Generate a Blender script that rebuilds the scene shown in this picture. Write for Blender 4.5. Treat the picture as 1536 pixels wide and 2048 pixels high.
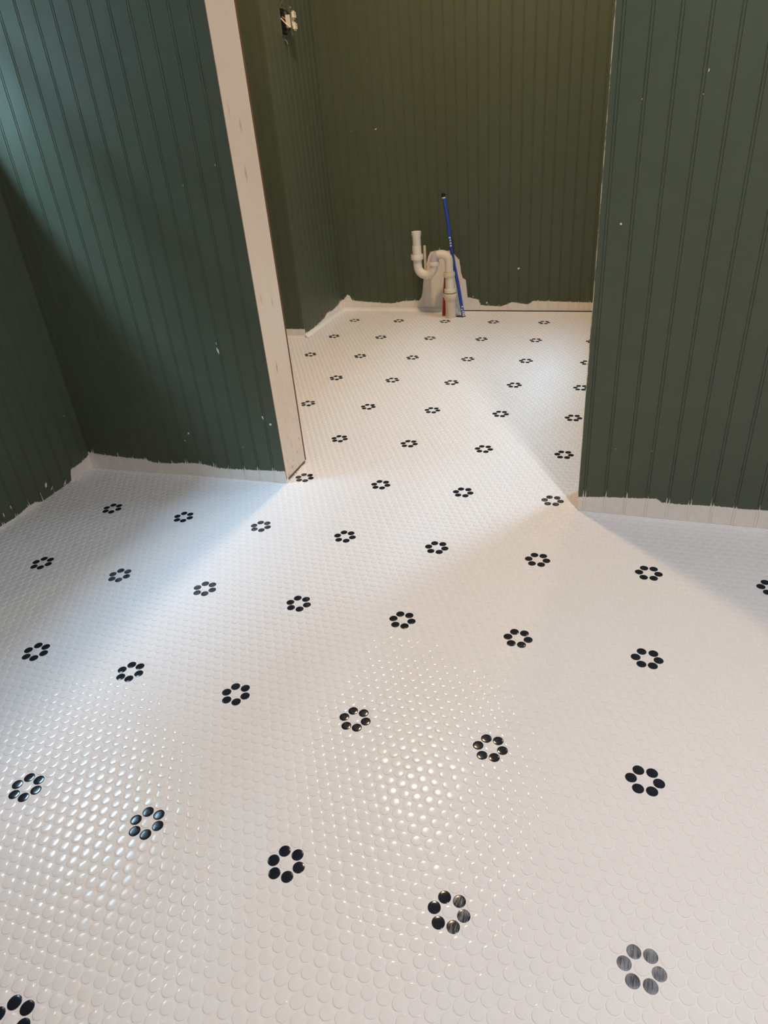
import bpy, bmesh, math, random
import numpy as np
from mathutils import Matrix, Vector

random.seed(7)
rng = np.random.default_rng(11)
for o in list(bpy.data.objects):
    bpy.data.objects.remove(o, do_unlink=True)
SC = bpy.context.scene
COL = SC.collection
S = 0.0208                 # one penny-tile pitch in metres; coordinates below are in tile pitches
PI = math.pi

# ------------------------------------------------------------------ camera
FPX, CX, CY, CH, YAW, PIT, ROL = 1358.022, 43.5344, -162.6209, 45.8203, -.3765, .5325, -.0923
Fv = np.array([math.sin(YAW)*math.cos(PIT), math.cos(YAW)*math.cos(PIT), -math.sin(PIT)])
Rv = np.array([math.cos(YAW), -math.sin(YAW), 0.0]); Uv = np.cross(Rv, Fv)
R2 = Rv*math.cos(ROL) + Uv*math.sin(ROL); U2 = -Rv*math.sin(ROL) + Uv*math.cos(ROL)
cam_d = bpy.data.cameras.new('camera'); cam = bpy.data.objects.new('camera', cam_d); COL.objects.link(cam)
cam_d.sensor_fit = 'HORIZONTAL'; cam_d.sensor_width = 36.0; cam_d.lens = 36.0*FPX/1536
cam_d.clip_start = 0.02; cam_d.clip_end = 200
cam.matrix_world = Matrix(((R2[0], U2[0], -Fv[0], CX*S), (R2[1], U2[1], -Fv[1], CY*S), (R2[2], U2[2], -Fv[2], CH*S), (0, 0, 0, 1)))
SC.camera = cam

# ------------------------------------------------------------------ exposure, sky, daylight portals
SC.view_settings.view_transform = 'Standard'; SC.view_settings.look = 'None'
SC.view_settings.exposure = 0.0; SC.view_settings.gamma = 1.0; SC.view_settings.use_curve_mapping = False

SKY = 72.0
w = bpy.data.worlds.new('sky'); SC.world = w; w.use_nodes = True
nt = w.node_tree; nt.nodes.clear()
out = nt.nodes.new('ShaderNodeOutputWorld'); bg = nt.nodes.new('ShaderNodeBackground')
tc = nt.nodes.new('ShaderNodeTexCoord'); sep = nt.nodes.new('ShaderNodeSeparateXYZ'); rp = nt.nodes.new('ShaderNodeValToRGB')
nt.links.new(tc.outputs['Generated'], sep.inputs[0]); nt.links.new(sep.outputs['Z'], rp.inputs[0])
rp.color_ramp.elements[0].position = 0.0; rp.color_ramp.elements[0].color = (.03, .035, .02, 1)
rp.color_ramp.elements[1].position = 0.01; rp.color_ramp.elements[1].color = (.46, .71, .97, 1)
nt.links.new(rp.outputs[0], bg.inputs[0]); bg.inputs[1].default_value = SKY
nt.links.new(bg.outputs[0], out.inputs[0])

CEIL = 116.0
NEAR_LIGHT = (72, -149); FAR_LIGHT = (1.0, -48.5); FAR_FILL = (44, -14)
NEAR_W = 35.0; FAR_W = 25.5; FAR_FILL_W = 8.0
# window openings: (y0, y1, z0, z1) in the left wall of the near room / the right wall of the far room
WIN_A = (-119, -91.5, 46, 96)
WIN_B = (-56, -24, 35, 99)
XL = -36.4; XFR = 66.0; XNR = 120.0; YREAR = -232.0

def portal(name, x, win, sgn):
    y0, y1, z0, z1 = win
    d = bpy.data.lights.new(name, 'AREA'); d.shape = 'RECTANGLE'; d.size = (y1-y0)*S; d.size_y = (z1-z0)*S
    d.cycles.is_portal = True
    o = bpy.data.objects.new(name, d); COL.objects.link(o)
    o.location = (x*S, (y0+y1)/2*S, (z0+z1)/2*S)
    o.rotation_euler = (PI/2, 0, -PI/2 if sgn > 0 else PI/2)
    return o
portal('window_daylight', XL-1.0, WIN_A, 1)
portal('window_daylight', XFR+1.0, WIN_B, -1)

# ------------------------------------------------------------------ helpers
def tag(o, label=None, cat=None, group=None, kind=None):
    if label: o['label'] = label
    if cat: o['category'] = cat
    if group: o['group'] = group
    if kind: o['kind'] = kind
    return o

def link_obj(name, data, mat=None, parent=None):
    o = bpy.data.objects.new(name, data); COL.objects.link(o)
    if mat is not None and data is not None and not data.materials: data.materials.append(mat)
    if parent is not None: o.parent = parent
    return o

def empty(name, loc=(0, 0, 0), rz=0.0):
    o = bpy.data.objects.new(name, None); COL.objects.link(o)
    o.location = loc; o.rotation_euler = (0, 0, rz); o.empty_display_size = 0.05
    return o

def bm_obj(name, bm, mat, parent=None, smooth=False):
    me = bpy.data.meshes.new(name); bmesh.ops.recalc_face_normals(bm, faces=bm.faces); bm.to_mesh(me); bm.free()
    if smooth:
        me.polygons.foreach_set('use_smooth', [True]*len(me.polygons))
    return link_obj(name, me, mat, parent)

def bx(bm, x0, x1, y0, y1, z0, z1, s=1.0):
    v = [bm.verts.new((x*s, y*s, z*s)) for z in (z0, z1) for x, y in ((x0, y0), (x1, y0), (x1, y1), (x0, y1))]
    for q in ((3, 2, 1, 0), (4, 5, 6, 7), (0, 1, 5, 4), (1, 2, 6, 5), (2, 3, 7, 6), (3, 0, 4, 7)):
        bm.faces.new([v[i] for i in q])
    return v

def box(name, x0, x1, y0, y1, z0, z1, mat, parent=None, s=1.0, bevel=0.0):
    bm = bmesh.new(); bx(bm, x0, x1, y0, y1, z0, z1, s)
    if bevel:
        bmesh.ops.bevel(bm, geom=list(bm.edges), offset=bevel, segments=2, affect='EDGES', clamp_overlap=True)
    return bm_obj(name, bm, mat, parent)

def lathe(name, prof, mat, parent=None, n=28, loc=(0, 0, 0), s=S, M=None):
    bm = bmesh.new(); rings = []
    for r, z in prof:
        if r < 1e-6: rings.append([bm.verts.new((0, 0, z*s))])
        else: rings.append([bm.verts.new((r*s*math.cos(2*PI*k/n), r*s*math.sin(2*PI*k/n), z*s)) for k in range(n)])
    for a, b in zip(rings, rings[1:]):
        for k in range(n):
            k2 = (k+1) % n
            if len(a) == 1 and len(b) == 1: continue
            if len(a) == 1: bm.faces.new((a[0], b[k2], b[k]))
            elif len(b) == 1: bm.faces.new((a[k], a[k2], b[0]))
            else: bm.faces.new((a[k], a[k2], b[k2], b[k]))
    o = bm_obj(name, bm, mat, parent, True)
    o.location = loc
    if M is not None: o.matrix_local = M
    shade_auto(o)
    return o

def shade_auto(o, ang=40):
    me = o.data
    bm = bmesh.new(); bm.from_mesh(me)
    for e in bm.edges:
        if len(e.link_faces) == 2 and e.calc_face_angle(0) > math.radians(ang): e.smooth = False
    bm.to_mesh(me); bm.free()

def tube(name, pts, r, mat, parent=None, n=20, s=S, caps=True, hollow=False):
    """swept tube; r is a number or list"""
    P = [Vector(p)*s for p in pts]; m = len(P)
    rr = [r]*m if not hasattr(r, '__len__') else r
    bm = bmesh.new(); rings = []
    ref = None
    for i in range(m):
        t = (P[min(i+1, m-1)] - P[max(i-1, 0)]).normalized()
        if ref is None:
            ref = t.orthogonal().normalized()
        ref = (ref - t*ref.dot(t)).normalized(); bi = t.cross(ref)
        rings.append([bm.verts.new(P[i] + (ref*math.cos(2*PI*k/n) + bi*math.sin(2*PI*k/n))*rr[i]*s) for k in range(n)])
    for a, b in zip(rings, rings[1:]):
        for k in range(n): bm.faces.new((a[k], a[(k+1) % n], b[(k+1) % n], b[k]))
    if caps:
        bm.faces.new(list(reversed(rings[0]))); bm.faces.new(rings[-1])
    o = bm_obj(name, bm, mat, parent, True); shade_auto(o)
    return o

# ------------------------------------------------------------------ materials
def new_mat(name):
    m = bpy.data.materials.new(name); m.use_nodes = True
    nt = m.node_tree; nt.nodes.clear()
    o = nt.nodes.new('ShaderNodeOutputMaterial'); p = nt.nodes.new('ShaderNodeBsdfPrincipled')
    nt.links.new(p.outputs[0], o.inputs[0])
    return m, nt, p

def N(nt, t, **kw):
    n = nt.nodes.new(t)
    for k, v in kw.items(): setattr(n, k, v)
    return n

def math_n(nt, op, a, b=None, c=None, clamp=False):
    n = nt.nodes.new('ShaderNodeMath'); n.operation = op; n.use_clamp = clamp
    for i, v in enumerate((a, b, c)):
        if v is None: continue
        if isinstance(v, (int, float)): n.inputs[i].default_value = v
        else: nt.links.new(v, n.inputs[i])
    return n.outputs[0]

def mix_c(nt, fac, a, b):
    n = nt.nodes.new('ShaderNodeMix'); n.data_type = 'RGBA'
    for idx, v in ((0, fac), (6, a), (7, b)):
        if isinstance(v, (int, float)): n.inputs[idx].default_value = v
        elif isinstance(v, tuple): n.inputs[idx].default_value = (*v, 1)
        else: nt.links.new(v, n.inputs[idx])
    return n.outputs[2]

def noise(nt, vec, scale, detail=2.0, rough=0.5, dim='3D'):
    n = nt.nodes.new('ShaderNodeTexNoise'); n.noise_dimensions = dim
    n.inputs['Scale'].default_value = scale; n.inputs['Detail'].default_value = detail; n.inputs['Roughness'].default_value = rough
    if vec is not None: nt.links.new(vec, n.inputs['Vector'])
    return n.outputs['Fac']

def scaled(nt, vec, sc):
    n = nt.nodes.new('ShaderNodeVectorMath'); n.operation = 'MULTIPLY'; nt.links.new(vec, n.inputs[0]); n.inputs[1].default_value = sc
    return n.outputs[0]

def bump(nt, p, h, strength, dist):
    b = nt.nodes.new('ShaderNodeBump'); b.inputs['Strength'].default_value = strength; b.inputs['Distance'].default_value = dist
    nt.links.new(h, b.inputs['Height']); nt.links.new(b.outputs[0], p.inputs['Normal'])

def simple_mat(name, col, rough=.5, metal=0.0, var=0.06, scale=60.0, bumpd=0.0, spec=.5):
    m, nt, p = new_mat(name)
    tcn = N(nt, 'ShaderNodeTexCoord')
    f = noise(nt, tcn.outputs['Object'], scale, 3)
    dark = tuple(c*(1-var*2) for c in col); lite = tuple(min(1, c*(1+var)) for c in col)
    nt.links.new(mix_c(nt, f, dark, lite), p.inputs['Base Color'])
    p.inputs['Roughness'].default_value = rough; p.inputs['Metallic'].default_value = metal
    p.inputs['Specular IOR Level'].default_value = spec
    if bumpd: bump(nt, p, f, .6, bumpd)
    return m

GREEN = (0.079, 0.094, 0.062)
PRIMER = (0.85, 0.78, 0.71)

def wall_mat(name, wall, length, profile, spacing=2.44, phase=0.0, ticks=.7, rag=.22, gap=0.0):
    """green satin paint ending in a ragged brushed edge above bare off-white board.
    profile: [(along, height)] in tile pitches, measured along the wall's own axis"""
    m, nt, p = new_mat(name)
    tcn = N(nt, 'ShaderNodeTexCoord'); tcn.object = wall
    co = scaled(nt, tcn.outputs['Object'], (1/S, 1/S, 1/S))
    sp = N(nt, 'ShaderNodeSeparateXYZ'); nt.links.new(co, sp.inputs[0])
    u, z = sp.outputs['X'], sp.outputs['Z']
    if len(profile) == 1:
        h = profile[0][1]
    else:
        hm = max(q[1] for q in profile) + 1.0
        rmp = N(nt, 'ShaderNodeValToRGB'); cr = rmp.color_ramp; cr.interpolation = 'LINEAR'
        pr = sorted(profile)[:32]
        for i, (a, hh) in enumerate(pr):
            pos = min(1, max(0, a/length)); v = max(0.0, (hh+1.0))/(hm+1.0)
            if i < 2: e = cr.elements[i]; e.position = pos
            else: e = cr.elements.new(pos)
            e.color = (v, v, v, 1)
        nt.links.new(math_n(nt, 'DIVIDE', u, length), rmp.inputs[0])
        h = math_n(nt, 'MULTIPLY_ADD', rmp.outputs[0], hm+1.0, -1.0)
    # broad wander, brush-bristle teeth, and tall ticks where the brush skipped over a groove
    edge_co = scaled(nt, co, (1.0, 0.0, 0.35))
    n1 = math_n(nt, 'SUBTRACT', noise(nt, edge_co, 3.2, 6, .72), .5)
    n2 = math_n(nt, 'SUBTRACT', noise(nt, scaled(nt, co, (1, 0, .15)), 14.0, 2, .5), .5)
    h = math_n(nt, 'ADD', h, math_n(nt, 'MULTIPLY', n1, rag*3.2)) if not isinstance(h, float) else math_n(nt, 'MULTIPLY_ADD', n1, rag*3.2, h)
    h = math_n(nt, 'ADD', h, math_n(nt, 'MULTIPLY', n2, rag*1.8))
    n3 = math_n(nt, 'SUBTRACT', noise(nt, scaled(nt, co, (1, 0, .6)), 7.0, 5, .75), .5)
    h = math_n(nt, 'ADD', h, math_n(nt, 'MULTIPLY', n3, rag*3.0))
    ph = math_n(nt, 'FRACT', math_n(nt, 'DIVIDE', math_n(nt, 'SUBTRACT', u, phase-spacing/2), spacing))
    gd = math_n(nt, 'MULTIPLY', math_n(nt, 'ABSOLUTE', math_n(nt, 'SUBTRACT', ph, .5)), spacing)
    near = math_n(nt, 'SUBTRACT', 1.0, math_n(nt, 'DIVIDE', math_n(nt, 'ABSOLUTE', math_n(nt, 'SUBTRACT', gd, .15)), .085), clamp=True)
    tn = math_n(nt, 'MULTIPLY', math_n(nt, 'SUBTRACT', noise(nt, scaled(nt, co, (1, 0, .06)), 2.6, 5, .85), .44, clamp=True), 11*ticks)
    h = math_n(nt, 'ADD', h, math_n(nt, 'MULTIPLY', near, tn))
    d = math_n(nt, 'SUBTRACT', z, h)
    mask = math_n(nt, 'MULTIPLY_ADD', d, 12.0, .5, clamp=True)
    # colours
    f1 = noise(nt, co, .35, 4, .6); f2 = noise(nt, co, 9.0, 2, .6)
    g = mix_c(nt, f1, tuple(c*.86 for c in GREEN), tuple(c*1.14 for c in GREEN))
    g = mix_c(nt, math_n(nt, 'MULTIPLY', f2, .35), g, tuple(c*1.25 for c in GREEN))
    f3 = noise(nt, co, 1.4, 4, .6)
    b = mix_c(nt, f3, tuple(c*.90 for c in PRIMER), tuple(min(1, c*1.10) for c in PRIMER))
    nt.links.new(mix_c(nt, mask, b, g), p.inputs['Base Color'])
    nt.links.new(math_n(nt, 'MULTIPLY_ADD', mask, -.16, .62), p.inputs['Roughness'])
    p.inputs['Specular IOR Level'].default_value = .35
    hh = math_n(nt, 'ADD', math_n(nt, 'MULTIPLY', noise(nt, co, 7.0, 4, .7), .6), math_n(nt, 'MULTIPLY', mask, .5))
    bump(nt, p, hh, .35, .0006)
    return m

# floor materials
def tile_white():
    m, nt, p = new_mat('white_penny_glaze')
    g = N(nt, 'ShaderNodeNewGeometry')
    f = noise(nt, g.outputs['Position'], 38.0, 2); f2 = noise(nt, g.outputs['Position'], 3.0, 3)
    c = mix_c(nt, f, (.765, .742, .752), (.80, .78, .79)); c = mix_c(nt, math_n(nt, 'MULTIPLY', f2, .3), c, (.79, .75, .72))
    nt.links.new(c, p.inputs['Base Color']); p.inputs['Roughness'].default_value = .11
    p.inputs['Specular IOR Level'].default_value = .34
    return m
def tile_black(haze):
    m, nt, p = new_mat('black_penny_glaze' if not haze else 'black_penny_glaze_grout_haze_and_sheen_%d' % haze)
    g = N(nt, 'ShaderNodeNewGeometry')
    base = (.010, .012, .020)
    if haze:
        mp = N(nt, 'ShaderNodeMapping'); nt.links.new(g.outputs['Position'], mp.inputs[0])
        mp.inputs['Rotation'].default_value = (0, 0, .25 if haze == 1 else .45); mp.inputs['Scale'].default_value = (1, .06, 1)
        st = noise(nt, mp.outputs[0], 900.0, 3, .6)
        br = noise(nt, g.outputs['Position'], 55.0, 2)
        k = {1: (.50, 4.0), 2: (.36, 3.2), 3: (.44, 2.4)}[haze]
        fac = math_n(nt, 'MULTIPLY', math_n(nt, 'SUBTRACT', math_n(nt, 'MULTIPLY_ADD', br, .5, math_n(nt, 'MULTIPLY', st, .6)), k[0]), k[1], clamp=True)
        fac = math_n(nt, 'MULTIPLY', fac, {1: .75, 2: .72, 3: .45}[haze])
        nt.links.new(mix_c(nt, fac, base, (.38, .40, .45)), p.inputs['Base Color'])
        nt.links.new(math_n(nt, 'MULTIPLY_ADD', fac, .5, .14), p.inputs['Roughness'])
    else:
        nt.links.new(mix_c(nt, noise(nt, g.outputs['Position'], 60), base, tuple(c*1.4 for c in base)), p.inputs['Base Color'])
        p.inputs['Roughness'].default_value = .13
    return m
M_WHITE = tile_white(); M_BLACK = tile_black(0); M_H1 = tile_black(1); M_H2 = tile_black(2); M_H3 = tile_black(3)
def grout_mat():
    m, nt, p = new_mat('white_grout')
    g = N(nt, 'ShaderNodeNewGeometry')
    f = noise(nt, g.outputs['Position'], 300.0, 3); f2 = noise(nt, g.outputs['Position'], 6.0, 3)
    c = mix_c(nt, f2, (.74, .71, .70), (.79, .765, .76)); nt.links.new(c, p.inputs['Base Color'])
    p.inputs['Roughness'].default_value = .75; bump(nt, p, f, .3, .0004)
    return m
M_GROUT = grout_mat()
M_PLAIN = simple_mat('plain_green_wall', GREEN, .5)
M_CEIL = simple_mat('ceiling_white', (.72, .70, .66), .8)
M_PVC = simple_mat('white_pvc', (.80, .72, .62), .35, var=.05, scale=30)
M_PVC2 = simple_mat('yellowed_pvc', (.74, .63, .47), .4, var=.08, scale=25)
M_PRIMERPVC = simple_mat('purple_stained_pvc', (.62, .52, .60), .4, var=.12, scale=90)
M_BLUE = simple_mat('blue_pex', (.030, .075, .42), .35, var=.1)
M_RED = simple_mat('red_pex', (.36, .02, .03), .35, var=.1)
M_INK = simple_mat('white_print', (.75, .75, .8), .5)
M_DARK = simple_mat('black_rubber_and_gap_shade', (.008, .008, .010), .5)
M_STEEL = simple_mat('galvanised_steel', (.45, .44, .42), .4, metal=.9, var=.1)
M_BOX = simple_mat('dark_box_interior', (.012, .016, .022), .5)
M_DEVICE = simple_mat('white_device', (.80, .74, .66), .35)
M_COPPER = simple_mat('bare_copper', (.45, .22, .09), .35, metal=.8)
M_STICK = simple_mat('pale_stick', (.60, .50, .36), .6)
M_FLECK = simple_mat('white_spackle', (.80, .79, .76), .7)
M_FRAME = simple_mat('white_window_frame', (.75, .75, .73), .4)

def wood_mat(ref):
    m, nt, p = new_mat('bare_pine')
    tcn = N(nt, 'ShaderNodeTexCoord'); tcn.object = ref
    co = tcn.outputs['Object']
    g = noise(nt, scaled(nt, co, (60, 60, 2.2)), 1.0, 5, .6)
    fine = noise(nt, scaled(nt, co, (500, 500, 6)), 1.0, 2)
    c = mix_c(nt, g, (.80, .61, .44), (.88, .70, .53))
    c = mix_c(nt, math_n(nt, 'MULTIPLY', fine, .25), c, (.82, .63, .47))
    # knots and pencil-like dashes
    v = N(nt, 'ShaderNodeTexVoronoi'); v.inputs['Scale'].default_value = 1.0; nt.links.new(scaled(nt, co, (24, 24, 7.5)), v.inputs['Vector'])
    kn = math_n(nt, 'SUBTRACT', 1.0, math_n(nt, 'DIVIDE', v.outputs['Distance'], .17), clamp=True)
    c = mix_c(nt, math_n(nt, 'MULTIPLY', kn, .85), c, (.42, .22, .10))
    # dirt near the bottom of the board (scuffed and stained end)
    sp = N(nt, 'ShaderNodeSeparateXYZ'); nt.links.new(co, sp.inputs[0])
    low = math_n(nt, 'SUBTRACT', 1.0, math_n(nt, 'DIVIDE', sp.outputs['Z'], .42), clamp=True)
    sc = math_n(nt, 'SUBTRACT', noise(nt, scaled(nt, co, (70, 70, 45)), 1.0, 5, .75), .56, clamp=True)
    c = mix_c(nt, math_n(nt, 'MULTIPLY', math_n(nt, 'MULTIPLY', sc, 5.0, clamp=True), low), c, (.16, .09, .05))
    # reddish long edges
    ed = math_n(nt, 'SUBTRACT', 1.0, math_n(nt, 'DIVIDE', math_n(nt, 'SUBTRACT', sp.outputs['Y'], .13*S), .16*S), clamp=True)
    c = mix_c(nt, math_n(nt, 'MULTIPLY', ed, .6), c, (.45, .20, .08))
    nt.links.new(c, p.inputs['Base Color']); p.inputs['Roughness'].default_value = .6
    bump(nt, p, g, .3, .0005)
    return m

# ------------------------------------------------------------------ walls with beadboard planks
GRV = [(0.0, 0.0), (.03, -.075), (.075, -.075), (.10, -.012), (.14, .0), (.19, .006), (.24, .0), (.28, -.012), (.305, -.075), (.35, -.075), (.38, 0.0)]
SPC = 2.44
_plank_cache = {}
def plank_mesh(a, b, h0, h1):
    """profile from a to b (0..SPC, the bead sits at the start), local x along, -y outward"""
    key = (round(a, 3), round(b, 3), h0, h1)
    if key in _plank_cache: return _plank_cache[key]
    full = GRV + [(SPC, 0.0)]
    pts = []
    for (x0, d0), (x1, d1) in zip(full, full[1:]):
        for x, d in ((x0, d0), (x1, d1)):
            pass
        lo, hi = max(x0, a), min(x1, b)
        if hi - lo < 1e-6: continue
        f = lambda x: d0 + (d1-d0)*(x-x0)/(x1-x0)
        if not pts: pts.append((lo, f(lo)))
        pts.append((hi, f(hi)))
    poly = pts + [(pts[-1][0], -.30), (pts[0][0], -.30)]
    bm = bmesh.new(); rows = []
    for z in (h0, h1):
        rows.append([bm.verts.new(((x-a)*S, -d*S, z*S)) for x, d in poly])
    n = len(poly)
    for k in range(n): bm.faces.new((rows[0][k], rows[0][(k+1) % n], rows[1][(k+1) % n], rows[1][k]))
    bm.faces.new(list(reversed(rows[0]))); bm.faces.new(rows[1])
    bmesh.ops.recalc_face_normals(bm, faces=bm.faces)
    me = bpy.data.meshes.new('beadboard_plank'); bm.to_mesh(me); bm.free()
    _plank_cache[key] = me
    return me

def make_wall(name, origin, th, length, thick, phase, profile, label, holes=None, ext=(0, 0), planks=True, h0=0.0, top=CEIL, mat=None, plank_from=0.0, **kw):
    """wall running along its local x from origin; visible face at local y = 0 looking towards local -y"""
    _plank_cache.clear()
    bm = bmesh.new()
    y0 = .30 if planks else 0.0
    if holes:
        a, b, c, d = holes
        bx(bm, 0, a, y0, thick, h0, top, S); bx(bm, b, length, y0, thick, h0, top, S)
        if c > h0: bx(bm, a, b, y0, thick, h0, c, S)
        if d < top: bx(bm, a, b, y0, thick, d, top, S)
    else:
        bx(bm, -ext[0], length+ext[1], y0, thick, h0, top, S)
    wobj = bm_obj(name, bm, M_PLAIN)
    wobj.location = (origin[0]*S, origin[1]*S, 0); wobj.rotation_euler = (0, 0, th)
    tag(wobj, label, 'wall', kind='structure')
    m = mat or wall_mat(name + '_paint', wobj, length, profile, SPC, phase, **kw)
    wobj.data.materials.clear(); wobj.data.materials.append(m)
    if planks:
        k = math.floor((plank_from-phase)/SPC) - 1
        while True:
            s0 = phase - .19 + k*SPC; s1 = s0 + SPC; k += 1
            if s1 <= plank_from: continue
            if s0 >= length: break
            a, b = max(s0, plank_from) - s0, min(s1, length) - s0
            if b - a < .03: continue
            zr = [(h0, top)]
            if holes and s0 + b > holes[0] and s0 + a < holes[1]:
                zr = [(h0, holes[2]), (holes[3], top)]
            for q0, q1 in zr:
                if q1 - q0 < .5: continue
                me = plank_mesh(a, b, q0, q1)
                o = link_obj('beadboard_plank', me, m, wobj); o.location = ((s0+a)*S, 0, 0)
    return wobj, m

TH_LP = 0.02647
wall_lp, m_lp = make_wall('wall_front_left', (-36.55, -86.19), TH_LP, 34.71, 5.6, -25.65+36.55,
    [(a+.71, b) for a, b in [(-.7, 2.85), (.33, 2.6), (2.47, 2.43), (6.39, 2.26), (10.25, 2.19), (11.59, 1.76), (14.67, 1.81), (17.71, 2.15), (20.24, 2.15), (22.62, 1.73), (24.72, 1.63), (33.94, 1.95)]],
    'dark green beadboard partition beside the bare pine door jamb')
wall_l, m_l = make_wall('wall_left', (XL, YREAR), PI/2, -86.0-YREAR, 6.0, (-87.6-YREAR) % SPC,
    [(q[0]+(-110-YREAR), q[1]+.25) for q in [(-30, .4), (4.69, .15), (7.47, .05), (9.87, .36), (11.9, .30), (12.1, -.25), (14.8, -.25), (18.3, -.2), (19.05, .0), (19.4, 1.5), (21.9, 1.6), (23.6, 1.9), (23.83, 2.2)]],
    'dark green beadboard wall with paint almost down to the tiles', holes=(WIN_A[0]-YREAR, WIN_A[1]-YREAR, WIN_A[2], WIN_A[3]), rag=.14)
wall_rp, m_rp = make_wall('wall_front_right', (39.33, -85.05), 0.0, XNR-39.33, 5.6, 40.05-39.33,
    [(0, 1.95), (.2, 1.99), (2.54, 2.24), (6.0, 2.47), (9.36, 2.70), (9.60, 2.23), (11.95, 2.21), (15.5, 2.4), (19.13, 2.33), (21.25, 2.44), (40, 2.4)],
    'green beadboard partition with a wide off-white unpainted strip at its foot', rag=.10)
wall_b, m_b = make_wall('wall_back', (-30.9, 9.5), 0.0, XFR+30.9, 5.0, .9, ext=(26, 4), profile=
    [(0, 2.7), (1.0, 3.2), (1.37, 4.2), (2.38, 3.9), (2.81, 2.61), (7.37, 2.22), (13.77, 1.85), (16.0, 2.15), (17.34, 2.5), (21.65, 2.64), (22.59, 3.91), (22.93, 7.67), (23.59, 10.25), (24.7, 13.8), (25.25, 14.6), (27.71, 15.0), (30.5, 14.6), (31.47, 13.72), (32.6, 12.4), (32.75, 10.1), (33.3, 8.2), (34.1, 7.7), (34.3, 3.5), (37.3, 2.91), (37.7, 1.5), (42.71, 1.18), (44.46, 1.69), (45.58, 2.3), (49.78, 1.7), (50.85, 2.6), (65, 2.2)],
    label='olive green beadboard wall behind the sink drain with a plastered patch', rag=.16, ticks=.4)
wall_s, m_s = make_wall('wall_alcove_side', (-30.95, -15.04), PI/2, 24.84, 24.0, .8,
    [(0, .9), (3.59, .6), (6.94, .9), (11.73, 1.35), (14.1, 2.1), (17.33, 1.8), (20.73, 2.1), (24.07, 2.85)],
    'short olive green beadboard return wall carrying the open outlet box', rag=.3)
wall_sf, m_sf = make_wall('wall_alcove_front', (-55, -15.35), 0.0, 24.05, .31, 1.1, [(0, 2.0), (24, 2.0)],
    'narrow dark green wall strip seen past the pine jamb', rag=.05, ticks=.2)
def plain_wall(name, x0, x1, y0, y1, z0, z1, label, mat=M_PLAIN):
    o = box(name, x0, x1, y0, y1, z0, z1, mat, s=S); tag(o, label, 'wall', kind='structure'); return o
plain_wall('wall_far_left', -59, -55, -80, -15.35, 0, CEIL, 'plain green wall of the sink room out of view on the left')
plain_wall('wall_partition_extension', -59, -35.9, -85, -80.5, 0, CEIL, 'plain green wall closing the sink room beside the partition')
plain_wall('wall_right', XNR, XNR+4, YREAR, -85, 0, CEIL, 'plain green wall on the right of the near room')
plain_wall('wall_rear', XL-6, XNR+4, YREAR-4, YREAR, 0, CEIL, 'plain green wall behind the viewer')
# right wall of the sink room with its window opening
bm = bmesh.new()
bx(bm, XFR, XFR+4, -79.5, WIN_B[0], 0, CEIL, S); bx(bm, XFR, XFR+4, WIN_B[1], 14.5, 0, CEIL, S)
bx(bm, XFR, XFR+4, WIN_B[0], WIN_B[1], 0, WIN_B[2], S); bx(bm, XFR, XFR+4, WIN_B[0], WIN_B[1], WIN_B[3], CEIL, S)
tag(bm_obj('wall_far_right', bm, M_PLAIN), 'plain green wall of the sink room with a window', 'wall', kind='structure')
# header over the doorway
plain_wall('wall_header', -2.4, 39.5, -85.0, -79.6, 99, CEIL, 'green wall above the doorway', M_PLAIN)
# ceiling
bm = bmesh.new(); bx(bm, -60, XNR+5, YREAR-5, 16, CEIL, CEIL+4, S)
tag(bm_obj('ceiling', bm, M_CEIL), 'plain white ceiling over both rooms', 'ceiling', kind='structure')

# windows (frame, sash bars, glass) out of the picture; they bring the daylight in
def glass_mat():
    m = bpy.data.materials.new('window_glass'); m.use_nodes = True; nt = m.node_tree; nt.nodes.clear()
    o = nt.nodes.new('ShaderNodeOutputMaterial'); t = nt.nodes.new('ShaderNodeBsdfTransparent'); g = nt.nodes.new('ShaderNodeBsdfGlossy')
    mx = nt.nodes.new('ShaderNodeMixShader'); mx.inputs[0].default_value = .06; g.inputs['Roughness'].default_value = .02
    t.inputs[0].default_value = (.96, .98, .98, 1)
    nt.links.new(t.outputs[0], mx.inputs[1]); nt.links.new(g.outputs[0], mx.inputs[2]); nt.links.new(mx.outputs[0], o.inputs[0])
    return m
M_GLASS = glass_mat()
def window(name, x0, x1, win, label):
    y0, y1, z0, z1 = win; f = 1.8
    bm = bmesh.new()
    bx(bm, x0, x1, y0, y0+f, z0, z1, S); bx(bm, x0, x1, y1-f, y1, z0, z1, S)
    bx(bm, x0, x1, y0+f, y1-f, z0, z0+f, S); bx(bm, x0, x1, y0+f, y1-f, z1-f, z1, S)
    o = bm_obj(name, bm, M_FRAME); tag(o, label, 'window', kind='structure')
    zm = (z0+z1)/2
    box('meeting_rail', x0, x1, y0+f, y1-f, zm-.8, zm+.8, M_FRAME, o, s=S)
    xm = (x0+x1)/2
    box('pane', xm-.1, xm+.1, y0+f, y1-f, z0+f, zm-.8, M_GLASS, o, s=S)
    box('pane', xm-.1, xm+.1, y0+f, y1-f, zm+.8, z1-f, M_GLASS, o, s=S)
    return o
window('window_1', XL-5.0, XL-3.0, WIN_A, 'white framed window in the left beadboard wall')
window('window_2', XFR+1.8, XFR+3.6, WIN_B, 'white framed window in the sink room')

# unseen overhangs added to cut the steepest sky light at both windows
for nm, x0, x1, ya, lab in (('eave_blocker', XL-24, XL-6.0, -190, 'added light-blocking overhang outside the left wall'), ('eave_blocker', XFR+4.0, XFR+30, -78, 'added light-blocking overhang outside the sink room')):
    tag(box(nm, x0, x1, ya, 20, 102, 105, M_FRAME, s=S), lab, 'light blocker', kind='structure')

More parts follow.
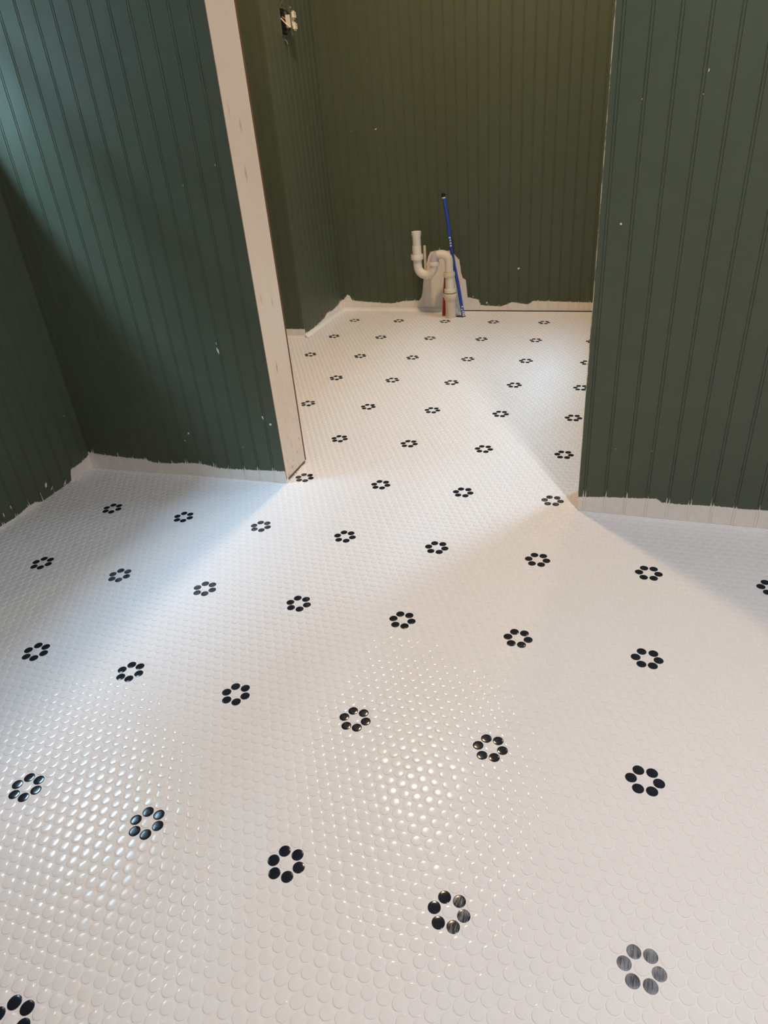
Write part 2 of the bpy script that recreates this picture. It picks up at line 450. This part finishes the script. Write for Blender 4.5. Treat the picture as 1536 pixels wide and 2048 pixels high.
# unseen blocks added outside, so that only the high sky is seen from the windows
M_BLOCKER = simple_mat('blocker_grey', (.125, .125, .12), .9)
for x0, x1, ht, lab in ((XL-190, XL-130, 224, 'added sky-blocking mass beyond the left window'), (XFR+130, XFR+190, 158, 'added sky-blocking mass beyond the sink room window')):
    tag(box('sky_blocker', x0, x1, -400, 250, -3, ht, M_BLOCKER, s=S), lab, 'house', kind='structure')

# ------------------------------------------------------------------ floor
bm = bmesh.new(); bx(bm, -60, XNR+5, YREAR-5, 15, -3, -.034, S)
floor = bm_obj('floor', bm, M_GROUT)
tag(floor, 'white penny-round tile floor with black flower accents running through the doorway', 'floor', kind='structure')

def tile_profile(seg, fine):
    R = .443
    rings = [(R, -.05), (R, .006), (.975*R, .016), (.91*R, .022), (.52*R, .0295)] if fine else [(R, -.05), (.985*R, .010), (.89*R, .022)]
    V = []; Fq = []; Ft = []
    for r, z in rings:
        for k in range(seg): V.append((r*math.cos(2*PI*k/seg), r*math.sin(2*PI*k/seg), z))
    V.append((0, 0, .032)); c = len(V)-1
    for i in range(len(rings)-1):
        for k in range(seg):
            k2 = (k+1) % seg
            Fq.append((i*seg+k, i*seg+k2, (i+1)*seg+k2, (i+1)*seg+k))
    b = (len(rings)-1)*seg
    for k in range(seg): Ft.append((b+k, b+(k+1) % seg, c))
    return np.array(V)*S, np.array(Fq), np.array(Ft)

def joined_tiles(name, P, tilt, seg, fine, mat):
    V, Fq, Ft = tile_profile(seg, fine); n = len(P); nv = len(V)
    VV = np.repeat(V[None], n, 0)
    VV[:, :, 2] += VV[:, :, 0]*tilt[:, 0:1] + VV[:, :, 1]*tilt[:, 1:2]
    VV[:, :, :2] += (P*S)[:, None, :]; VV[:, :, 2] += -.02*S
    off = (np.arange(n)*nv)[:, None, None]
    q = (Fq[None]+off).reshape(-1, 4); t = (Ft[None]+off).reshape(-1, 3)
    me = bpy.data.meshes.new(name)
    me.vertices.add(n*nv); me.vertices.foreach_set('co', VV.astype(np.float32).ravel())
    loops = np.concatenate([q.ravel(), t.ravel()]).astype(np.int32)
    me.loops.add(len(loops)); me.loops.foreach_set('vertex_index', loops)
    starts = np.concatenate([np.arange(len(q))*4, len(q)*4+np.arange(len(t))*3]).astype(np.int32)
    me.polygons.add(len(starts)); me.polygons.foreach_set('loop_start', starts)
    me.update(calc_edges=True); me.validate()
    me.polygons.foreach_set('use_smooth', np.ones(len(me.polygons), dtype=bool))
    o = link_obj(name, me, mat, floor); o['kind'] = 'stuff'
    return o

def inside(x, y):
    near = (x > XL-.15) & (x < XNR) & (y > -205) & (y < -85.05+np.where(x < 0, (x+1.85)*.0265-.2, 0))
    door = (x > -1.95) & (x < 39.4) & (y >= -85.6) & (y <= -79)
    far = (x > -55) & (x < XFR) & (y > -79.4) & (y < 9.6) & ~((x < -30.9) & (y > -15.3))
    return near | door | far

H3 = math.sqrt(3)/2
whites = []; blacks = []
SIX = {(1, 0), (-1, 0)}
for r in range(-17*16, 30):
    y = r*H3
    if y < -205 or y > 9.7: continue
    half = .5*(r % 2)
    for c in range(-58, 100):
        x = c + half
        # position inside the 12 x 16 repeat that carries one flower
        rr = (r + 8) % 16 - 8; xx = (x + 6) % 12 - 6
        ring = (rr == 0 and abs(abs(xx)-1) < .01) or (abs(rr) == 1 and abs(abs(xx)-.5) < .01)
        # corner case of wrap-around
        if ring and x < -34: ring = False
        (blacks if ring else whites).append((x, y, round((x-xx)/12), -round((r-rr)/16)))
def prep(L):
    A = np.array(L, float); k = inside(A[:, 0], A[:, 1])
    # gap in the tiling where the pipes come up
    k &= ~(np.hypot(A[:, 0]-2.6, A[:, 1]-4.7) < .95)
    A = A[k]
    d = np.stack([A[:, 0]-CX, A[:, 1]-CY, np.full(len(A), -CH)], 1)
    zc = d@Fv; u = 768+FPX*(d@R2)/zc; v = 1024-FPX*(d@U2)/zc
    vis = (zc > 1) & (u > -20) & (u < 1556) & (v > 0) & (v < 2068)
    return A, vis, np.linalg.norm(d, axis=1)
A, vis, dist = prep(whites)
jit = rng.normal(0, .012, (len(A), 2)); A[:, :2] += jit
tilt = rng.normal(0, .010, (len(A), 2))
order = np.argsort(np.where(vis, dist, 1e9)); own = np.zeros(len(A), bool); own[order[:300]] = True

def single_tile_mesh(name, mat, seg=18):
    V, Fq, Ft = tile_profile(seg, True)
    me = bpy.data.meshes.new(name); me.from_pydata([tuple(v) for v in V], [], [tuple(f) for f in Fq]+[tuple(f) for f in Ft])
    me.polygons.foreach_set('use_smooth', [True]*len(me.polygons)); me.materials.append(mat)
    return me
wm = single_tile_mesh('white_tile', M_WHITE)
for i in np.where(own)[0]:
    o = link_obj('white_tile', wm, None, floor); o.location = (A[i, 0]*S, A[i, 1]*S, -.02*S); o.rotation_euler = (tilt[i, 1], -tilt[i, 0], 0)
rest = ~own
nearm = rest & (A[:, 1] < -92) & (A[:, 1] > -150); farm = rest & ~(A[:, 1] < -92); behind = rest & (A[:, 1] <= -150)
keep = nearm
ob = joined_tiles('white_tile_field', A[nearm][:, :2], tilt[nearm], 16, True, M_WHITE)
ob = joined_tiles('white_tile_field', A[farm | behind][:, :2], tilt[farm | behind], 10, False, M_WHITE)

B, bvis, bdist = prep(blacks)
B[:, :2] += rng.normal(0, .012, (len(B), 2))
btilt = rng.normal(0, .012, (len(B), 2))
HAZE_AND_SHEEN = {(4, 10): M_H2, (3, 10): M_H1, (0, 7): M_H3, (0, 8): M_H3, (-1, 8): M_H3, (3, 6): M_H3, (-1, 3): M_H3, (-1, 4): M_H3, (-1, 2): M_H3}  # grey on the far flowers is painted reflection; nearer ones carry grout haze
bmesh_by = {None: single_tile_mesh('black_tile', M_BLACK)}
for mm in (M_H1, M_H2, M_H3): bmesh_by[mm.name] = single_tile_mesh('black_tile', mm)
order = np.argsort(np.where(bvis, bdist, 1e9)); nvis = int(bvis.sum()); bown = np.zeros(len(B), bool); bown[order[:min(300, nvis)]] = True
for i in np.where(bown)[0]:
    key = (int(B[i, 2]), int(B[i, 3])); hz = HAZE_AND_SHEEN.get(key)
    if key == (3, 10) and (B[i, 0]-36) < -.3: hz = None
    o = link_obj('black_tile', bmesh_by[hz.name if hz else None], None, floor)
    o.location = (B[i, 0]*S, B[i, 1]*S, -.02*S); o.rotation_euler = (btilt[i, 1], -btilt[i, 0], 0)
    if hz: o['label'] = 'black tile with grey film, grout haze near, painted reflection far'
brest = ~bown
joined_tiles('black_tile_field', B[brest][:, :2], btilt[brest], 12, True, M_BLACK)

# smoothed grout fillet where floor meets the sink-room walls
def fillet(name, pts, n1, r, mat):
    """pts: floor line; n1: unit vector away from the wall"""
    bm = bmesh.new(); rows = []
    for (x, y) in pts:
        row = []
        for k in range(7):
            a = PI/2*k/6
            e = r*(1-math.sin(a)); z = r*(1-math.cos(a))
            row.append(bm.verts.new(((x+n1[0]*e)*S, (y+n1[1]*e)*S, (z+.02)*S)))
        row.append(bm.verts.new((x*S, y*S, .0)))
        rows.append(row)
    for a, b in zip(rows, rows[1:]):
        for k in range(7): bm.faces.new((a[k], b[k], b[k+1], a[k+1]))
    return bm_obj(name, bm, mat, floor, True)
fillet('grout_fillet', [(-30.9+i*2, 9.45) for i in range(17)], (0, -1), .9, M_GROUT)
fillet('grout_fillet', [(-30.9, -15.3+i*2) for i in range(13)], (1, 0), .8, M_GROUT)
fillet('grout_fillet', [(-54+i*2, -15.35) for i in range(12)] + [(-31, -15.35)], (0, -1), .5, M_GROUT)
# black strip painted in as the shadow gap at the back wall's right
box('gap_shade_strip', 33.5, 65, -.06, .05, .02, .22, M_DARK, None, s=S).parent = wall_b
# black disc painted in as the dark of the gap round the pipes
bm = bmesh.new(); nn = 22
ring = [bm.verts.new(((2.9+(1.25+.22*math.sin(3*k+1))*math.cos(2*PI*k/nn))*S, (4.5+(.85+.15*math.sin(5*k))*math.sin(2*PI*k/nn))*S, .035*S)) for k in range(nn)]
ring2 = [bm.verts.new((v.co.x, v.co.y, -.03*S)) for v in ring]
bm.faces.new(ring)
for k in range(nn): bm.faces.new((ring[k], ring2[k], ring2[(k+1) % nn], ring[(k+1) % nn]))
bm_obj('pipe_gap_shade_disc', bm, M_DARK, floor)

# ------------------------------------------------------------------ door jamb board
jamb = empty('trim_1', (-1.85*S, -85.27*S, 0))
tag(jamb, 'bare pine door jamb board with scuffed foot at the doorway', 'door jamb', kind='structure')
M_WOOD = wood_mat(jamb)
box('jamb_board', -.62, 0, .12, 6.55, .55, 98.4, M_WOOD, jamb, s=S, bevel=.0006)
M_EDGE_AND_SHADE = simple_mat('dark_wood_edge_and_foot_shade', (.20, .09, .035), .7, var=.2, scale=200)
box('edge_gap', -.55, -.10, 6.56, 6.70, .6, 98, M_DARK, jamb, s=S)
box('outer_edge_strip', -.55, .0, 6.70, 6.90, .5, 98, M_EDGE_AND_SHADE, jamb, s=S)
# dark strip painted in as shade below the board, with a grout smear
box('foot_shade_strip', -.60, -.02, .14, 6.5, -.02, .55, M_EDGE_AND_SHADE, jamb, s=S)
bm = bmesh.new()
for k in range(9):
    y = .2+k*.75; hgt = .14+.12*random.random()
    bx(bm, -.05, .06+.05*random.random(), y, y+.5+.2*random.random(), -.02, hgt, S)
bm_obj('grout_smear', bm, M_GROUT, jamb)
# thin sliver of torn paint and brown wood edge along the green panel
box('paint_edge', -.62, .012, .02, .13, .6, 98.4, M_EDGE_AND_SHADE, jamb, s=S)
jr = empty('trim_2', (39.45*S, -85.0*S, 0)); tag(jr, 'bare pine jamb board hidden behind the right partition edge', 'door jamb', kind='structure')
box('jamb_board', 0, .5, .15, 5.5, .55, 98.4, M_WOOD, jr, s=S)

# chipped pale line down the outer corner of the right partition
def chip_mat():
    m, nt, p = new_mat('chipped_corner')
    g = N(nt, 'ShaderNodeNewGeometry')
    f = noise(nt, scaled(nt, g.outputs['Position'], (30, 30, 9)), 1.0, 6, .8)
    k = math_n(nt, 'MULTIPLY', math_n(nt, 'SUBTRACT', f, .50, clamp=True), 14.0, clamp=True)
    nt.links.new(mix_c(nt, k, tuple(c*1.6 for c in GREEN), (.55, .46, .32)), p.inputs['Base Color']); p.inputs['Roughness'].default_value = .7
    return m
box('chipped_corner_edge', -.045, .035, -.025, .30, 2.3, CEIL-1, chip_mat(), wall_rp, s=S)
# caulk crack in the left corner
box('corner_crack', 23.86+(-110-YREAR), 23.95+(-110-YREAR), -.50, -.02, 0, 3.6, M_DARK, wall_l, s=S)

# spackle flecks on the walls
def fleck(wall, u, z, wx, wz, rot=0.0):
    bm = bmesh.new(); n = 11
    c = bm.verts.new((0, -.035*S, 0)); rim = []
    for k in range(n):
        a = 2*PI*k/n; rr = .7+.45*random.random()
        x, zz = wx*rr*math.cos(a), wz*rr*math.sin(a)
        rim.append(bm.verts.new(((x*math.cos(rot)-zz*math.sin(rot))*S, .01*S, (x*math.sin(rot)+zz*math.cos(rot))*S)))
    for k in range(n): bm.faces.new((c, rim[k], rim[(k+1) % n]))
    o = bm_obj('spackle_fleck', bm, M_FLECK, wall, True); o.location = (u*S, 0, z*S)
for a in [(q[0]+.71,)+q[1:] for q in [(26.99, 19.75, .16, .60, .12), (27.0, 20.75, .06, .28, 0), (31.93, 10.28, .12, .32, .2), (32.99, 9.28, .26, .24, 0), (19.16, 7.1, .26, .16, .6), (18.24, 5.91, .16, .12, .3), (31.78, 41.91, .05, .16, -.3), (26.96, 40.0, .05, .12, -.3), (27.9, 5.4, .05, .1, 0)]]:
    fleck(wall_lp, *a)
fleck(wall_l, 21.64+(-110-YREAR), 9.85, .10, .10)
for a in [(13.27, 42.18, .32, .18, .3), (7.09, 42.19, .12, .08, 0), (47.14, 10.31, .34, .30, 0), (35.9, 3.6, .15, .25, .2), (39.4, 2.1, .3, .3, 0)]: fleck(wall_b, *a)
for a in [(2.14, 34.02, .15, .13, -.4), (8.4, 46.59, .05, .20, -.1), (8.22, 44.78, .06, .05, 0), (2.99, 44.81, .06, .05, 0), (3.84, 8.96, .15, .03, 0), (7.9, 9.0, .03, .12, 0)]:
    fleck(wall_rp, *a)
for a in [(1.9, 1.6, .12, .45, 0), (3.4, 2.0, .10, .4, .1), (10.2, 1.9, .25, .5, -.5), (11.0, .95, .10, .5, -.9), (13.6, .5, .1, .6, -1.0), (15.2, .9, .10, .35, .2)]:
    fleck(wall_l, a[0]+4.0+(-110-YREAR), *a[1:])

# ------------------------------------------------------------------ sink drain trap
TY = 3.5
trap = empty('sink_drain_trap', (.6*S, TY*S, 0))
tag(trap, 'white plastic sink drain trap rising from the tiles beside the blue pipe', 'drain trap')
def TP(x, z, y=0.0): return (x-.6, y, z)
def ringnut(name, x, z, r, h, mat, y=0.0, n=28):
    # ribbed slip nut
    prof = [(r*.80, -h/2), (r*.97, -h/2), (r, -h*.30), (r, h*.30), (r*.95, h/2), (r*.80, h/2)]
    o = lathe(name, prof, mat, trap, n, tuple(c*S for c in TP(x, z, y)))
    return o
lathe('tailpiece', [(.78, 20.25), (.95, 20.4), (1.16, 20.35), (1.16, 19.5), (1.02, 19.2), (1.0, 14.4), (.85, 14.4), (.85, 19.3), (.80, 19.6), (.78, 20.25)], M_PVC, trap, 28, tuple(c*S for c in TP(-7.3, 0)))
lathe('tailpiece_collar', [(1.0, 17.2), (1.10, 17.15), (1.10, 14.9), (1.0, 14.85)], M_PVC, trap, 28, tuple(c*S for c in TP(-7.35, 0)))
ringnut('slip_nut', -7.4, 14.6, 1.5, 1.25, M_PVC)
ub = [TP(-7.35, 14.0), TP(-7.35, 13.2), TP(-7.3, 12.4)] + [TP(-5.28-2.02*math.cos(a), 12.4-2.02*math.sin(a)) for a in [PI*k/14 for k in range(1, 14)]] + [TP(-3.25, 12.4), TP(-3.22, 12.8)]
tube('trap_bend', ub, 1.06, M_PVC, trap, 24)
ringnut('slip_nut', -3.2, 13.0, 1.32, .95, M_PVC)
up = [TP(-3.2, 13.3), TP(-3.2, 13.5)] + [TP(-1.35-1.85*math.cos(a), 13.5-(-1.55)*math.sin(a)) for a in [PI*k/16 for k in range(1, 16)]] + [TP(.5, 13.3), TP(.5, 12.0), TP(.5, 10.3)]
tube('return_bend', up, 1.02, M_PVC, trap, 24)
tube('purple_primer_stain', [TP(-3.2, 13.46)] + [TP(-1.35-1.85*math.cos(a), 13.5+1.55*math.sin(a)) for a in [PI*k/16 for k in range(1, 7)]], 1.05, M_PRIMERPVC, trap, 24)
ringnut('slip_nut', .48, 10.4, 1.42, 1.05, M_PVC2)
lathe('stand_pipe', [(1.12, 6.0), (1.12, 10.2), (.95, 10.2)], M_PVC, trap, 28, tuple(c*S for c in TP(.62, 0)))
lathe('coupling_ring', [(1.1, 7.0), (1.42, 6.95), (1.46, 6.2), (1.25, 6.05)], M_PVC, trap, 28, tuple(c*S for c in TP(.62, 0)))
ringnut('coupling_nut', .66, 5.4, 1.68, 1.1, M_PVC2)
lathe('coupling_neck', [(1.6, 4.9), (1.45, 4.4), (1.32, 4.2)], M_PVC2, trap, 28, tuple(c*S for c in TP(.64, 0)))
lathe('floor_stub', [(1.28, -.03), (1.28, 5.0), (1.0, 5.1)], M_PVC2, trap, 28, tuple(c*S for c in TP(.62, 0)))

# ------------------------------------------------------------------ supply pipes
bp = empty('blue_water_pipe', (3.45*S, 4.9*S, 0)); tag(bp, 'bent blue plastic water pipe with a black cap leaning at the wall', 'water pipe')
def curve_pts(K, n=26):
    K = [Vector(k) for k in K]; outp = []
    m = len(K)-1
    for i in range(n+1):
        t = i/n*m; j = min(int(t), m-1); f = t-j
        p0, p1, p2, p3 = K[max(j-1, 0)], K[j], K[j+1], K[min(j+2, m)]
        outp.append(.5*((2*p1)+(p2-p0)*f+(2*p0-5*p1+4*p2-p3)*f*f+(3*p1-p0-3*p2+p3)*f**3))
    return outp
off = Vector((3.45, 4.9, 0))
KB = [Vector(k)-off for k in ((3.45, 4.9, -.03), (2.25, 5.3, 7.1), (.85, 5.6, 14.5), (-.05, 5.9, 21.8), (-.98, 6.2, 27.3))]
bpts = curve_pts(KB, 40)
tube('tube', bpts, .41, M_BLUE, bp, 18)
def band(pts, i0, i1, r, mat, name, parent): tube(name, pts[i0:i1+1], r, mat, parent, 18)
band(bpts, 39, 40, .43, M_INK, 'white_ring', bp)
dv = (bpts[-1]-bpts[-2]).normalized()
tube('end_cap', [bpts[-1], bpts[-1]+dv*.75, bpts[-1]+dv*.85], [.45, .45, .36], M_DARK, bp, 18)
# printed characters: small white dashes on the camera side of the tube
def dashes(parent, pts, t0, t1, n, r, seed):
    rr = random.Random(seed)
    m = len(pts)-1
    for q in range(n):
        t = (t0+(t1-t0)*q/max(1, n-1))*m; j = min(int(t), m-1); c = pts[j].lerp(pts[j+1], t-j)
        ax = (pts[j+1]-pts[j]).normalized()
        bm = bmesh.new(); a0 = -PI/2+rr.uniform(-.5, .1); a1 = a0+rr.uniform(.7, 1.3); hh = .17
        g = []
        for k in range(7):
            a = a0+(a1-a0)*k/6; n_ = Vector((math.cos(a), math.sin(a), 0)); n_ = (n_-ax*n_.dot(ax)).normalized()
            g.append((bm.verts.new((c+n_*r-ax*hh)*S), bm.verts.new((c+n_*r+ax*hh)*S)))
        for a, b in zip(g, g[1:]): bm.faces.new((a[0], b[0], b[1], a[1]))
        bm_obj('printed_mark', bm, M_INK, parent)
dashes(bp, bpts, .57, .63, 4, .425, 3); dashes(bp, bpts, .01, .10, 5, .425, 5)
rpipe = empty('red_water_pipe', (-1.62*S, 5.05*S, 0)); tag(rpipe, 'short red plastic water pipe close behind the drain stub', 'water pipe')
tube('tube', curve_pts([(0, 0, -.03), (.38, 0, 4.8), (.85, 0, 9.8)], 12), .42, M_RED, rpipe, 16)
tube('clip', [(.36, 0, 4.6), (.46, 0, 5.6)], .5, M_PVC2, rpipe, 16)
tube('vent_stub_tube', [TP(-5.62, 11.1, .75), TP(-5.63, 13.0, .8), TP(-5.66, 17.0, .95)], .33, M_STICK, trap, 12)

# ------------------------------------------------------------------ open outlet on the return wall
ot = empty('electrical_outlet', (-30.95*S, -5.6*S, 63.1*S), PI/2)
tag(ot, 'white outlet pulled out of its uncovered wall box high on the return wall', 'outlet')
# local: x along the wall (to the back wall), -y out of the wall, z up
bm = bmesh.new()
bx(bm, -1.45, -1.3, -.25, .02, -2.4, 2.4, S); bx(bm, 1.3, 1.45, -.25, .02, -2.4, 2.4, S); bx(bm, -1.3, 1.3, -.25, .02, 2.25, 2.4, S); bx(bm, -1.3, 1.3, -.25, .02, -2.4, -2.25, S)
bm_obj('box_rim', bm, M_STEEL, ot)
box('box_interior', -1.3, 1.3, -.06, .0, -2.25, 2.25, M_BOX, ot, s=S)
for zz in (2.75, -2.75): box('plaster_ear', -.35, .35, -.12, -.02, zz-.35, zz+.35, M_STEEL, ot, s=S)
for k, (p0, p1, p2, mt) in enumerate([((-.8, -.1, .6), (-.9, -1.3, -.6), (.2, -1.5, -1.0), M_DEVICE), ((-.3, -.1, .9), (-.1, -1.0, .3), (.5, -1.5, .2), M_COPPER), ((.2, -.1, -1.0), (-.5, -.9, -.8), (.4, -1.5, -.6), M_COPPER), ((-.6, -.1, 1.4), (-.7, -1.1, 1.9), (.4, -1.5, 1.1), M_DARK), ((-.5, -.1, -1.6), (-.6, -1.0, -1.9), (.3, -1.4, -1.2), M_DARK)]):
    tube('wire', curve_pts([p0, p1, p2], 12), .13, mt, ot, 10)
box('device_body', -.45, .45, -1.9, -.9, -1.1, 1.1, M_DEVICE, ot, s=S, bevel=.001)
box('mounting_yoke', -.42, .42, -2.12, -2.02, -2.5, 2.5, M_STEEL, ot, s=S)
for zz in (.95, -.95):
    f = box('outlet_face', -.80, .80, -2.95, -2.35, zz-.74, zz+.74, M_DEVICE, ot, s=S, bevel=.0055)
    for xx in (-.26, .26): box('slot', xx-.05, xx+.05, -2.965, -2.945, zz-.05, zz+.33, M_DARK, f, s=S)
box('center_bridge', -.25, .25, -2.5, -2.1, -.9, .9, M_DEVICE, ot, s=S, bevel=.001)
for zz in (2.2, -2.2): lathe('yoke_screw', [(.0, -.45), (.10, -.45), (.10, .15), (.2, .2), (.0, .32)], M_STEEL, ot, 10, M=Matrix.Translation((0, -2.1*S, zz*S)) @ Matrix.Rotation(PI/2, 4, 'X'))
for zz, ln in ((3.0, .5), (-3.1, .75)): tube('loose_screw', [(-.2, -.1, zz), (-.25, -.5, zz+(.2 if zz > 0 else -.2)), (-.22, -.62, zz+(ln if zz > 0 else -ln))], .11, M_STEEL, ot, 8)

# ------------------------------------------------------------------ ceiling lamps (above the picture)
def lamp(xy, watts, col, label, rad=6.0, drop=0.0):
    t = empty('ceiling_lamp' if not drop else 'pendant_lamp', (xy[0]*S, xy[1]*S, (CEIL-drop)*S)); tag(t, label, 'lamp')
    if drop: tube('hanging_rod', [(0, 0, 0), (0, 0, drop)], .3, M_FRAME, t, 10)
    lathe('lamp_base', [(0, 0), (rad+.6, 0), (rad+.6, -.9), (0, -.9)], M_FRAME, t, 28)
    m, nt, p = new_mat('lamp_diffuser'); p.inputs['Base Color'].default_value = (.9, .88, .84, 1)
    tcn = N(nt, 'ShaderNodeTexCoord'); f = noise(nt, tcn.outputs['Object'], 30)
    nt.links.new(mix_c(nt, f, (.88, .86, .82), (.92, .90, .86)), p.inputs['Base Color'])
    p.inputs['Emission Color'].default_value = (*col, 1); p.inputs['Emission Strength'].default_value = 1.0
    lathe('diffuser', [(rad, -.9), (rad*.95, -1.8), (rad*.6, -2.6), (0, -2.9)], m, t, 28)
    d = bpy.data.lights.new('lamp_light', 'AREA'); d.shape = 'DISK'; d.size = rad*1.6*S; d.energy = watts; d.color = col
    o = bpy.data.objects.new('lamp_light', d); COL.objects.link(o); o.parent = t; o.location = (0, 0, -3.2*S)
    return t
lamp(FAR_LIGHT, FAR_W, (1.0, .69, .38), 'round warm ceiling lamp in the middle of the sink room', 4.5)
lamp(FAR_FILL, FAR_FILL_W, (1.0, .69, .38), 'added warm fill lamp in the back corner of the sink room', 4.5)  # added fill lamp that brightens the back wall and alcove side
lamp(NEAR_LIGHT, NEAR_W, (1.0, .965, .975), 'round white pendant lamp hanging over the near room', 6.0, 8.0)
